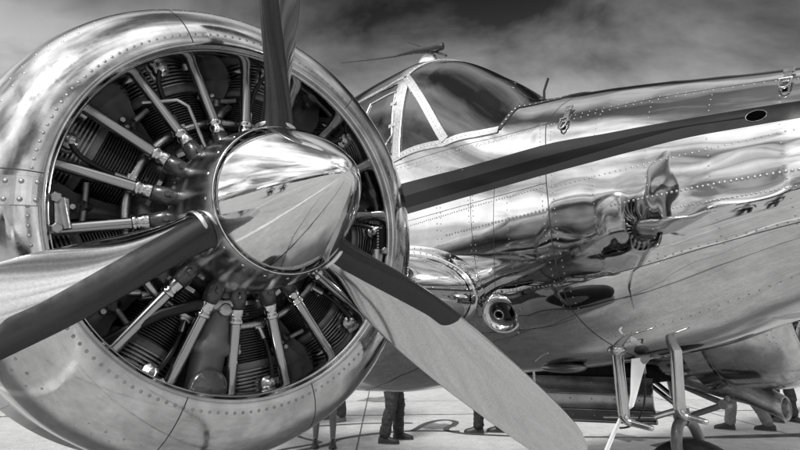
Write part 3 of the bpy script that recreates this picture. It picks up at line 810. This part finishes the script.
# wings: a thick centre section between the nacelles through the fuselage, tapered outer panels
def aero(ch, th, n=40):
    out = []
    for k in range(n+1):
        q = 2*PI*k/n; xx = (1+math.cos(q))/2; yt = 5*th*(.2969*math.sqrt(xx)-.126*xx-.3516*xx*xx+.2843*xx**3-.1036*xx**4)
        out.append((-xx*ch, (yt if q <= PI else -yt)*ch+.02*ch*(4*xx*(1-xx))*.6))
    return out
def wing_sec(y, xle, zle, ch, th): return [Vector((xle+px, y, zle+pz)) for px, pz in aero(ch, th)[:-1]]
g = MB()
ys = list(np.linspace(0.0, 3.8, 20))
g.grid([wing_sec(y, -.455, -.125, 2.7, .175) for y in ys], 0, cv=True)
for sgn, y0 in ((-1, 0.), (1, 3.8)):
    g.grid([wing_sec(y0+sgn*d, -.455-.09*d, -.125+.09*d, 2.7-.28*d, .175-.012*d) for d in (0, .3, 1, 2, 3, 4, 5, 5.15)], 0, cv=True)
# the joint along the leading edge and the riveted band where the wing meets the body
lead = [Vector((-.4535, y, -.118)) for y in np.linspace(.55, 1.34, 12)]
g.grid([[p+Vector((.0006, 0, .0035)), p+Vector((.0012, 0, -.0035))] for p in lead], 1)
for p in lead[1::3]: g.rivet(p+Vector((.001, 0, .007)), (1, 0, .3), .004, .002, 0)
for y in (1.0,):
    pass
wing = part(g, 'wing', [M['alu'], M['seam']])
f = MB()
sec0 = aero(2.7, .175, 120)
band = []
for (px, pz) in sec0:
    if px < -.75: continue
    z = -.125+pz; x = -.455+px
    t = t_of_z(x, z)
    y = S(x, t, 0, False).y
    band.append((x, y, z, t))
rows = []
for i, (x, y, z, t) in enumerate(band):
    x1, z1 = band[max(i-1, 0)][0], band[max(i-1, 0)][2]; x2, z2 = band[min(i+1, len(band)-1)][0], band[min(i+1, len(band)-1)][2]
    d = Vector((x2-x1, 0, z2-z1)).normalized(); d = Vector((d.z, 0, -d.x))
    if d.dot(Vector((x+1.0, 0, z+.09))) < 0: d = -d
    r = [Vector((x+d.x*.0015, y-.035, z+d.z*.0015)), Vector((x+d.x*.003, y-.016, z+d.z*.003)), Vector((x+d.x*.008, y-.005, z+d.z*.008))]
    for o_ in (.014, .034, .056):
        tt = t_of_z(x+d.x*o_, z+d.z*o_); r.append(S(x+d.x*o_, tt, .003 if o_ < .05 else .001, True))
    rows.append(r)
f.grid(rows, 0)
acc = 0
for i in range(1, len(rows)):
    acc += (rows[i][4]-rows[i-1][4]).length
    if acc > .024:
        acc = 0; x, y, z, t = band[i]; n = N(x, t)
        f.rivet(rows[i][3].lerp(rows[i][4], .35)+n*.0005, n, .0052, .0018, 1); f.rivet(rows[i-1][4].lerp(rows[i-1][5], .35)+n*.0005, n, .0052, .0018, 1)
sub(f, 'wing_fillet', [M['alu'], M['steel']], wing)
# flaps let down a little behind the nacelles' inner side
g = MB(); g.box((-2.75, 1.9, -.22), (.55, 2.4, .03), Matrix.Rotation(-.5, 3, 'Y'), 0, .01); sub(g, 'flap', M['door'], wing)
# retract rod and tie rods under the belly
g = MB(); g.tube([(-1.1, 3.3, -.93), (-.70, 3.3, -.90)], .012, 10, 0); g.tube([(-.72, 3.3, -.90), (-.62, 3.45, -.86)], .02, 10, 0); g.tube([(-.92, 3.3, -.918), (-.86, 3.3, -.912)], .02, 10, 0)
part(g, 'retract_rod', [M['chrome']])
# tail, far behind the near engine
g = MB()
g.grid([[Vector((-6.1+px*.9, y, .72+pz*.5)) for px, pz in aero(1.2, .1)[:-1]] for y in (YC-2.2, YC-1, YC, YC+1, YC+2.2)], 0, cv=True)
tp = part(g, 'tailplane', M['alu'])
for sy in (-1, 1):
    g = MB(); g.grid([[Vector((-5.9+px*w, YC+2.2*sy+pz*.6, z)) for px, pz in aero(1.3, .09)[:-1]] for z, w in ((.15, .55), (.35, .9), (.8, 1.0), (1.3, .85), (1.55, .45))], 0, cv=True)
    sub(g, 'tail_fin', M['alu'], tp)

# streamer tied to the near pitot mast
g = MB()
def streamer(pts, w0, w1):
    A = []
    for i, p in enumerate(pts):
        u = i/(len(pts)-1); w = w0[i]; d = Vector((1, .15, .1)).normalized()
        A.append([Vector(p)-d*w/2, Vector(p)-d*w/4+Vector((0, -.004, 0)), Vector(p)+d*w/4+Vector((0, .003, 0)), Vector(p)+d*w/2])
    g.grid(A, 0); g.grid([[q+Vector((0, .0012, 0)) for q in r] for r in A], 0)
P_ = [(.155, 1.63, -.435), (.135, 1.63, -.50), (.115, 1.625, -.58), (.10, 1.62, -.63), (.07, 1.60, -.66), (.03, 1.58, -.74), (.0, 1.55, -.82), (-.03, 1.52, -.92), (-.05, 1.50, -1.02), (-.07, 1.48, -1.12)]
streamer([wld(p) for p in P_], [.075, .055, .032, .022, .02, .022, .024, .022, .024, .024], None)
st = g.build('streamer', M['white']); tag(st, 'long white cloth streamer hanging from the nearer chrome mast under the nose', 'streamer')

# ------------------------------------------------------------------ ground
def ground_mat():
    m, nt, b = new_mat('weathered_concrete')
    t = nt.nodes.new('ShaderNodeTexCoord'); v = t.outputs['Object']
    n1 = noise_node(nt, .35, 6, .6, v); n2 = noise_node(nt, 55, 3, .7, v); n3 = noise_node(nt, 6, 5, .6, v)
    s = mth(nt, 'ADD', mth(nt, 'ADD', mrange(nt, n1.outputs[0], .3, .7, -.07, .06), mrange(nt, n2.outputs[0], .25, .75, -.2, .2)), mrange(nt, n3.outputs[0], .3, .7, -.07, .06))
    nt.links.new(gcol(nt, mth(nt, 'ADD', s, .44)), b.inputs['Base Color']); b.inputs['Roughness'].default_value = .9
    bp = nt.nodes.new('ShaderNodeBump'); bp.inputs['Distance'].default_value = .006; bp.inputs['Strength'].default_value = .8
    nt.links.new(n2.outputs[0], bp.inputs['Height']); nt.links.new(bp.outputs[0], b.inputs['Normal'])
    return m
g = MB(); L = 900
g.add([(-L, -L, 0), (L, -L, 0), (L, L, 0), (-L, L, 0)], [(0, 1, 2, 3)], 0, False)
tag(g.build('ground', ground_mat()), kind='structure')
M['tar'] = paint('crack_sealant', .035, .06, .45, 8)
M['line'] = paint('worn_line_paint', .62, .8, .6, 3)
def ribbon(g, pts, w, z, wob=.0, seed=1, step=.12):
    rnd = random.Random(seed); q = []
    if len(pts) > 2:
        for _ in range(3):
            c = [pts[0]]
            for (x0, y0), (x1, y1) in zip(pts[:-1], pts[1:]): c += [(.75*x0+.25*x1, .75*y0+.25*y1), (.25*x0+.75*x1, .25*y0+.75*y1)]
            pts = c+[pts[-1]]
    for p0, p1 in zip(pts[:-1], pts[1:]):
        p0, p1 = Vector(p0), Vector(p1); n = max(1, int((p1-p0).length/step)); q += [p0.lerp(p1, i/n) for i in range(n)]
    q.append(Vector(pts[-1])); A = []
    for i, p in enumerate(q):
        d = (q[min(i+1, len(q)-1)]-q[max(i-1, 0)]).normalized(); s = Vector((-d.y, d.x))
        o = wob*noise.noise((i*step*1.1, seed*7.3, 0))*2; ww = w*(1+.35*noise.noise((i*step*3, seed*3.1, 5)))
        c = Vector((p.x, p.y))+s*o; A.append([(c.x-s.x*ww/2, c.y-s.y*ww/2, z), (c.x+s.x*ww/2, c.y+s.y*ww/2, z)])
    g.grid(A, 0, smooth=False)
g = MB()
ribbon(g, [(-6.2, 8.3), (-1.75, 3.4), (-.5, 1.9), (1.0, .2), (4, -3.2), (12, -12.5)], .055, .004, .03, 1)
ribbon(g, [(-12, 9), (-6, 2.2), (-3.2, -1.2), (3, -8.5)], .05, .004, .05, 2)
ribbon(g, [(-1.6, 7.2), (-1.0, 7.9), (-.9, 8.3), (.0, 8.9), (.9, 8.9)], .10, .004, .12, 3, .06)
ribbon(g, [(.15, 8.9), (.35, 9.6), (.75, 10.0), (1.0, 9.7), (.55, 9.0), (.9, 8.7), (1.8, 8.5), (4, 8.3), (9, 8.6)], .10, .004, .08, 4, .06)
ribbon(g, [(-3, 9.3), (-1.4, 9.2), (-.6, 9.5), (.2, 9.6)], .09, .004, .1, 5, .06)
ribbon(g, [(-1.5, 8.6), (-1.2, 8.2), (-1.0, 8.0), (-1.6, 7.4)], .09, .004, .1, 6, .06)
ribbon(g, [(-14, 10.1), (-1.23, 10.3), (1.19, 10.5), (14, 11.5)], .035, .0045, .0, 7, .5)
ribbon(g, [(3.3, 7.9), (4.4, 8.6), (5.5, 8.4), (7.5, 8.9)], .11, .005, .1, 8, .06)
ribbon(g, [(-30, -9), (-8, -7.6), (10, -6.5), (40, -4)], .05, .0045, .05, 9, .5)
for k in range(-6, 7):
    ribbon(g, [(-45+k*1.2, 4.7+6.3*k), (45+k*1.2, 7.2+6.3*k)], .018, .0043, 0, 20+k, 3)
    ribbon(g, [(6.3*k+.9, -45), (6.3*k-1.6, 45)], .018, .0047, 0, 40+k, 3)
tag(g.build('crack_sealant', M['tar']), kind='structure')
M['stain'] = paint('oil_stain', .13, .24, .7, 4)
g = MB(); rnd = random.Random(12)
for (x, y, r) in ((-.9, 6.9, .25), (.6, 9.3, .3), (3.2, 8.4, .28), (5.9, 8.2, .2), (-2.2, 8.6, .3), (4.9, 10.5, .35), (1.9, 11.8, .4), (-.4, 12.5, .5), (7.5, 11, .4)):
    g.add([(x+r*math.cos(q*PI/9)*rnd.uniform(.6, 1.2), y+r*math.sin(q*PI/9)*rnd.uniform(.6, 1.2), .002) for q in range(18)], [tuple(range(18))], 0, False)
tag(g.build('oil_stain', M['stain']), kind='structure')
g = MB(); ribbon(g, [(-7.5, 8.0), (-2.1, 1.1), (.7, -2.6), (8, -12)], .15, .008, .0, 1, .5)
ribbon(g, [(-3.6, 3), (-4.0, -.5), (-4.4, -8)], .13, .009, .0, 3, .5)
ribbon(g, [(-60, -14), (60, -11)], .15, .008, 0, 2, 2)
tag(g.build('painted_line', M['line']), kind='structure')

# ------------------------------------------------------------------ far surroundings (what the polished metal mirrors)
M['hangar'] = paint('hangar_cladding', .22, .32, .6, .4)
M['hangar_dark'] = paint('hangar_door', .05, .09, .6, .5)
M['leaf'] = paint('tree_foliage', .035, .07, .9, 3)
M['bark'] = paint('tree_bark', .06, .10, .9, 5)
hspec = [(-38, -62, .2, 34, 16, 7, 'long low hangar with a pitched roof'), (6, -75, -.1, 26, 14, 6, 'small hangar with wide sliding doors'), (-100, -40, 1.2, 30, 18, 8, 'tall hangar with a broad dark door')]
for (x, y, rz, w, d, h, lab) in hspec:
    r = empty('hangar', (x, y, 0), (0, 0, rz), lab+' across the apron', 'hangar', 'hangars across the apron')
    b = MB(); b.box((0, 0, h/2), (w, d, h), None, 0); b.build('wall', M['hangar'], r)
    b = MB(); b.add([(-w/2-.4, -d/2-.4, h+.01), (w/2+.4, -d/2-.4, h+.01), (w/2+.4, d/2+.4, h+.01), (-w/2-.4, d/2+.4, h+.01), (-w/2-.4, 0, h*1.35), (w/2+.4, 0, h*1.35)], [(0, 1, 5, 4), (2, 3, 4, 5), (0, 4, 3), (1, 2, 5), (3, 2, 1, 0)], 0, False); b.build('roof', M['hangar_dark'], r)
    for k in (-1, 1):
        b = MB(); b.box((k*w*.2, d/2+.06, h*.4), (w*.38, .08, h*.8), None, 0); b.build('door', M['hangar_dark'], r)
def treeline(cx, cy, R, a0, a1, n, seed):
    rnd = random.Random(seed); b = MB()
    for i in range(n):
        an = a0+(a1-a0)*i/n+rnd.uniform(-.01, .01); rr = R*rnd.uniform(.95, 1.1); h = rnd.uniform(5, 11); c = Vector((cx+rr*math.cos(an), cy+rr*math.sin(an), 0))
        for k in range(26):
            p = c+Vector((rnd.gauss(0, 2.6), rnd.gauss(0, 2.6), h*rnd.uniform(.15, 1)))
            s = rnd.uniform(.8, 1.9); d, u, w = b.frame((rnd.gauss(0, 1), rnd.gauss(0, 1), rnd.gauss(0, 1)))
            b.add([p+u*s*math.cos(q)*rnd.uniform(.6, 1.2)+w*s*math.sin(q)*rnd.uniform(.6, 1.2)+d*rnd.uniform(-.4, .4) for q in (0, 1.1, 2.1, 3.2, 4.2, 5.2)], [(0, 1, 2, 3, 4, 5)], 0, False)
    return tag(b.build('woodland', M['leaf']), 'dark band of distant woodland beyond the apron', 'woodland', kind='stuff')
treeline(0, 0, 150, 0, 2*PI, 150, 5)

# ------------------------------------------------------------------ people
M['skin'] = paint('skin', .13, .19, .55, 30)
CL = {'jeans': paint('denim', .018, .045, .85, 12, .0015, 120), 'light_jeans': paint('faded_denim', .13, .24, .85, 12, .0015, 120), 'black': paint('black_cloth', .010, .02, .85, 20, .001, 90),
      'grey': paint('grey_cloth', .15, .22, .9, 20, .001, 90), 'pale': paint('pale_cloth', .45, .6, .9, 20, .001, 90), 'shoe': paint('shoe_leather', .012, .025, .45, 30), 'trainer': paint('grey_trainer', .10, .18, .6, 30), 'hair': paint('dark_hair', .015, .035, .6, 50), 'sole': paint('shoe_sole', .06, .10, .8, 30)}
def skinned(name, chains, mat, parent, sub_lv=2):
    """chains: list of [(point, radius), ...]; points shared by position are welded; first chain's first point is the root"""
    vs, rs, es, idx = [], [], [], {}
    for ch in chains:
        prev = None
        for p, r in ch:
            k = tuple(round(c, 4) for c in p)
            if k not in idx: idx[k] = len(vs); vs.append(p); rs.append(r)
            i = idx[k]
            if prev is not None and prev != i: es.append((prev, i))
            prev = i
    me = bpy.data.meshes.new(name); me.from_pydata(vs, es, []); me.materials.append(mat)
    o = bpy.data.objects.new(name, me); COL.objects.link(o); o.parent = parent
    md = o.modifiers.new('skin', 'SKIN'); md.use_smooth_shade = True
    folds = name in ('trousers', 'shorts', 'shirt')
    for i, r in enumerate(rs):
        d = me.skin_vertices[0].data[i]; d.radius = r if isinstance(r, tuple) else (r, r)
    me.skin_vertices[0].data[0].use_root = True
    sb = o.modifiers.new('sub', 'SUBSURF'); sb.levels = sub_lv+folds; sb.render_levels = sub_lv+folds
    if folds:
        tx = bpy.data.textures.get('cloth_folds') or bpy.data.textures.new('cloth_folds', 'CLOUDS'); tx.noise_scale = .06; tx.noise_depth = 1
        dp = o.modifiers.new('folds', 'DISPLACE'); dp.texture = tx; dp.strength = .03; dp.mid_level = .5; dp.texture_coords = 'GLOBAL'
    return o
def person(loc, face, feet, label, top, bottom, shoes, shorts=False, group=None, h=1.75, hem=.055):
    """feet: two (forward, side) offsets in the person's own frame; face: heading of +x"""
    r = empty('person', loc, (0, 0, face), label, 'person', group or ('onlookers on the open apron' if loc[1] < 0 else 'bystanders beyond the airplane'))
    k = h/1.75
    hipz = .90*k; pel = (0, 0, .98*k)
    body = []; tr = []
    hips = [(0, .09, hipz), (0, -.09, hipz)]
    spine = [(pel, (.15, .10)), ((0, 0, 1.12*k), (.14, .10)), ((.01, 0, 1.30*k), (.155, .11)), ((0, 0, 1.43*k), (.12, .09)), ((.0, 0, 1.50*k), .058), ((.015, 0, 1.555*k), .055)]
    body.append(spine+[((.025, 0, 1.60*k), .085), ((.025, 0, 1.67*k), .098), ((.012, 0, 1.72*k), .085)])
    body.append([((.025, 0, 1.60*k), .085), ((.085, 0, 1.60*k), .035), ((.112, 0, 1.632*k), .016)])
    for s, sd in ((1, 0), (-1, 1)):
        sh = (0, .17*s, 1.42*k); el = (-.03, .25*s, 1.15*k); wr = (.06, .27*s, .92*k)
        body.append([((0, 0, 1.43*k), (.12, .09)), (sh, .06), (el, .043), (wr, .028), ((.08, .27*s, .86*k), (.022, .036)), ((.09, .27*s, .82*k), (.018, .036))])
        for q in range(4):
            b0 = (.09+.0, .27*s+.0, .82*k); yo = .027-.018*q; ln = (.03, .038, .034, .026)[q]
            body.append([(b0, (.018, .036)), ((.095+yo*.9, .268*s, .79*k), .009), ((.10+yo, .262*s, (.79-ln)*k), .0085), ((.095+yo, .252*s, (.79-ln*1.8)*k), .0075)])
        body.append([((.08, .27*s, .86*k), (.022, .036)), ((.125, .262*s, .835*k), .011), ((.14, .255*s, .80*k), .0095)])
        fx, fy = feet[sd]; kn = (fx*.5+.05, .09*s*.55+fy*.5, .48*k); an = (fx-.02, fy, .085)
        body.append([(pel, (.15, .10)), (hips[sd], .085), (kn, .053), ((kn[0]*.5+an[0]*.5-.015, kn[1]*.5+an[1]*.5, .32*k), .052), (an, .034), ((fx+.09, fy, .05), .03)])
        e = kn if shorts else (an[0]+.005, an[1], hem)
        ch = [(pel, (.165, .115)), (hips[sd], .115), (((hips[sd][0]+kn[0])/2, (hips[sd][1]+kn[1])/2, .69*k), .112)]
        if shorts: ch += [((kn[0], kn[1], kn[2]+.02), .105)]
        else: ch += [(kn, .088), (((kn[0]+e[0])/2-.01, (kn[1]+e[1])/2, .28*k), .082), (e, .084)]
        tr.append(ch)
        m = MB(); A = []
        for x, w, zt in ((-.095, .010, .05), (-.09, .028, .085), (-.06, .036, .105), (-.01, .040, .115), (.04, .043, .105), (.09, .048, .082), (.14, .048, .068), (.175, .038, .055), (.192, .022, .042), (.198, .006, .03)):
            A.append([Vector((fx+x, fy+w*math.cos(q), .012+max(0, math.sin(q))*(zt-.012)-(.0 if math.sin(q) >= 0 else .0))) for q in [j*PI/8 for j in range(9)]])
        m.grid(A, 0); B = [[Vector((p.x, fy+(p.y-fy)*1.07, z)) for p, z in ((row[0], .014), (row[0], .0), (row[-1], .0), (row[-1], .014))] for row in A]
        m.grid(B, 1, smooth=False); m.build('shoe', [CL[shoes], CL['sole']], r)
    skinned('body', body, M['skin'], r)
    skinned('shorts' if shorts else 'trousers', tr, CL[bottom], r)
    sc = [[(pel, (.168, .118)), ((0, 0, 1.12*k), (.16, .118)), ((.01, 0, 1.30*k), (.17, .125)), ((0, 0, 1.43*k), (.135, .10)), ((0, 0, 1.475*k), (.07, .07))]]
    for s in (1, -1):
        sh = (0, .17*s, 1.42*k); sc.append([((0, 0, 1.43*k), (.135, .10)), (sh, .075), ((-.018, .22*s, 1.27*k), .066)])
    skinned('shirt', sc, CL[top], r)
    m = MB(); A = []
    for i in range(7):
        ph = i/6*1.75
        A.append([Vector((.008+.108*math.sin(ph)*math.cos(q)*(1 if math.cos(q) < .2 else .92), .096*math.sin(ph)*math.sin(q), 1.69*k+.105*math.cos(ph)*(1)+(.03 if math.cos(q) > .4 and ph > 1 else 0))) for q in [j*PI/12 for j in range(24)]])
    m.grid(A, 0, cv=True); m.build('hair', CL['hair'], r)
    # face: eyes, mouth, ears
    for s in (1, -1):
        m = MB(); m.rev([(-.008, 0), (-.006, .008), (.0, .011), (.006, .008), (.008, 0)], (.108, .034*s, 1.655*k), (1, 0, 0), 10, 0); m.build('eye', CL['hair'], r)
        m = MB(); m.rev([(-.008, 0), (-.006, .022), (.004, .026), (.006, .016), (.002, 0)], (.01, .098*s, 1.635*k), (.2, s, 0), 12, 0); m.build('ear', M['skin'], r)
    m = MB(); m.box((.106, 0, 1.578*k), (.012, .046, .008), None, 0, .003); m.build('mouth', CL['hair'], r)
    return r
person((-.12, 8.2, 0), -.15, ((.10, .10), (-.05, -.22)), 'person in dark jeans and black shoes standing beyond the wing, next to the blade', 'grey', 'jeans', 'shoe')
person((-1.0, 7.8, 0), -1.45, ((.03, .11), (-.02, -.12)), 'person in dark knee-length shorts with bare calves behind the cowl', 'black', 'black', 'shoe', shorts=True)
person((-1.0, 9.9, 0), -2.5, ((.10, .16), (.14, -.20)), 'person in dark trousers and grey trainers farthest back beyond the wing', 'pale', 'jeans', 'trainer')
person((1.30, 8.66, 0), 2.9, ((.16, .0), (-.16, -.16)), 'person in a black shoe mostly hidden behind the lower propeller blade', 'grey', 'black', 'shoe')
person((5.3, 8.95, 0), 2.6, ((.25, .08), (-.28, -.12)), 'person in faded jeans walking beyond the air scoop', 'pale', 'light_jeans', 'shoe')
person((6.35, 9.75, 0), -1.2, ((.14, .12), (-.05, -.14)), 'person in dark trousers standing at the far right beyond the scoop', 'black', 'black', 'shoe')
# onlookers on the near side, mirrored in the polished nose
person((-6.5, -4.8, 0), .7, ((.05, .12), (.0, -.14)), 'onlooker in dark clothes mirrored in the side of the polished nose', 'black', 'jeans', 'shoe')
person((-7.1, -4.2, 0), .5, ((.12, .12), (-.05, -.14)), 'onlooker in a pale top mirrored in the side of the polished nose', 'pale', 'black', 'shoe')

# ------------------------------------------------------------------ light, sky, camera
SUN_EL, SUN_AZ = math.radians(52), math.radians(215)      # behind the camera and to the left
w = bpy.data.worlds.new('World'); scn.world = w; w.use_nodes = True
nt = w.node_tree; nt.nodes.clear()
out = nt.nodes.new('ShaderNodeOutputWorld'); bg = nt.nodes.new('ShaderNodeBackground'); bg.inputs[1].default_value = .10
sky = nt.nodes.new('ShaderNodeTexSky'); sky.sky_type = 'NISHITA'; sky.sun_disc = False
sky.sun_elevation = SUN_EL; sky.sun_rotation = SUN_AZ; sky.air_density = 1; sky.dust_density = 2.0
bw = nt.nodes.new('ShaderNodeRGBToBW'); nt.links.new(sky.outputs[0], bw.inputs[0])
tc = nt.nodes.new('ShaderNodeTexCoord'); sp = nt.nodes.new('ShaderNodeSeparateXYZ'); nt.links.new(tc.outputs['Generated'], sp.inputs[0])
zc = mth(nt, 'ADD', mth(nt, 'MAXIMUM', sp.outputs[2], 0.0), .55)
cb = nt.nodes.new('ShaderNodeCombineXYZ'); nt.links.new(mth(nt, 'DIVIDE', sp.outputs[0], zc), cb.inputs[0]); nt.links.new(mth(nt, 'DIVIDE', sp.outputs[1], zc), cb.inputs[1]); nt.links.new(mth(nt, 'ADD', mth(nt, 'MULTIPLY', sp.outputs[2], 1.6), 3.7), cb.inputs[2])
n1 = noise_node(nt, 2.3, 9, .55, cb.outputs[0], .35); n2 = noise_node(nt, 1.0, 3, .5, cb.outputs[0])
c1 = mrange(nt, n1.outputs[0], .38, .62, .20, 1.42); c2 = mrange(nt, n2.outputs[0], .38, .62, .5, 1.3)
front = mrange(nt, sp.outputs[1], .42, .72, 0., 1.)      # the storm stands ahead: dark aloft, paler low down
fdark = mth(nt, 'SUBTRACT', 1.0, mth(nt, 'MULTIPLY', mth(nt, 'MULTIPLY', front, mrange(nt, sp.outputs[2], .62, .84, 1., .15)), mrange(nt, sp.outputs[2], .26, .54, .50, .88)))
dirf = mth(nt, 'MULTIPLY', mrange(nt, sp.outputs[1], -.7, .45, 1.2, 1.05), mth(nt, 'MULTIPLY', fdark, mrange(nt, sp.outputs[2], .58, .92, 1., 1.6)))   # an overcast sky is brightest overhead
fac = mth(nt, 'MULTIPLY', mth(nt, 'MULTIPLY', c1, c2), dirf)
# cloud decks are lit more evenly than clear sky: blend the clear-sky glow with an even grey
base = mth(nt, 'ADD', mth(nt, 'MULTIPLY', bw.outputs[0], .35), 4.2)
nt.links.new(gcol(nt, mth(nt, 'MULTIPLY', base, fac)), bg.inputs[0]); nt.links.new(bg.outputs[0], out.inputs[0])
sl = bpy.data.lights.new('Sun', 'SUN'); sl.energy = 1.7; sl.angle = math.radians(12); sl.color = (1, .995, .985)
so = bpy.data.objects.new('Sun', sl); COL.objects.link(so)
sd = Vector((math.sin(SUN_AZ)*math.cos(SUN_EL), math.cos(SUN_AZ)*math.cos(SUN_EL), math.sin(SUN_EL)))
so.rotation_euler = sd.to_track_quat('Z', 'Y').to_euler(); so.location = sd*30
cam = bpy.data.cameras.new('Camera'); co = bpy.data.objects.new('Camera', cam); COL.objects.link(co)
cam.sensor_width = 36; cam.lens = 560/800*36; cam.clip_start = .05; cam.clip_end = 3000
co.location = (0, 0, CAMH); co.rotation_euler = (PI/2+math.radians(10), 0, 0)
scn.camera = co
vs = scn.view_settings; vs.view_transform = 'Standard'; vs.look = 'None'; vs.exposure = .82; vs.gamma = 1; vs.use_curve_mapping = False
scn.cycles.max_bounces = 8; scn.cycles.glossy_bounces = 6; scn.cycles.transparent_max_bounces = 8
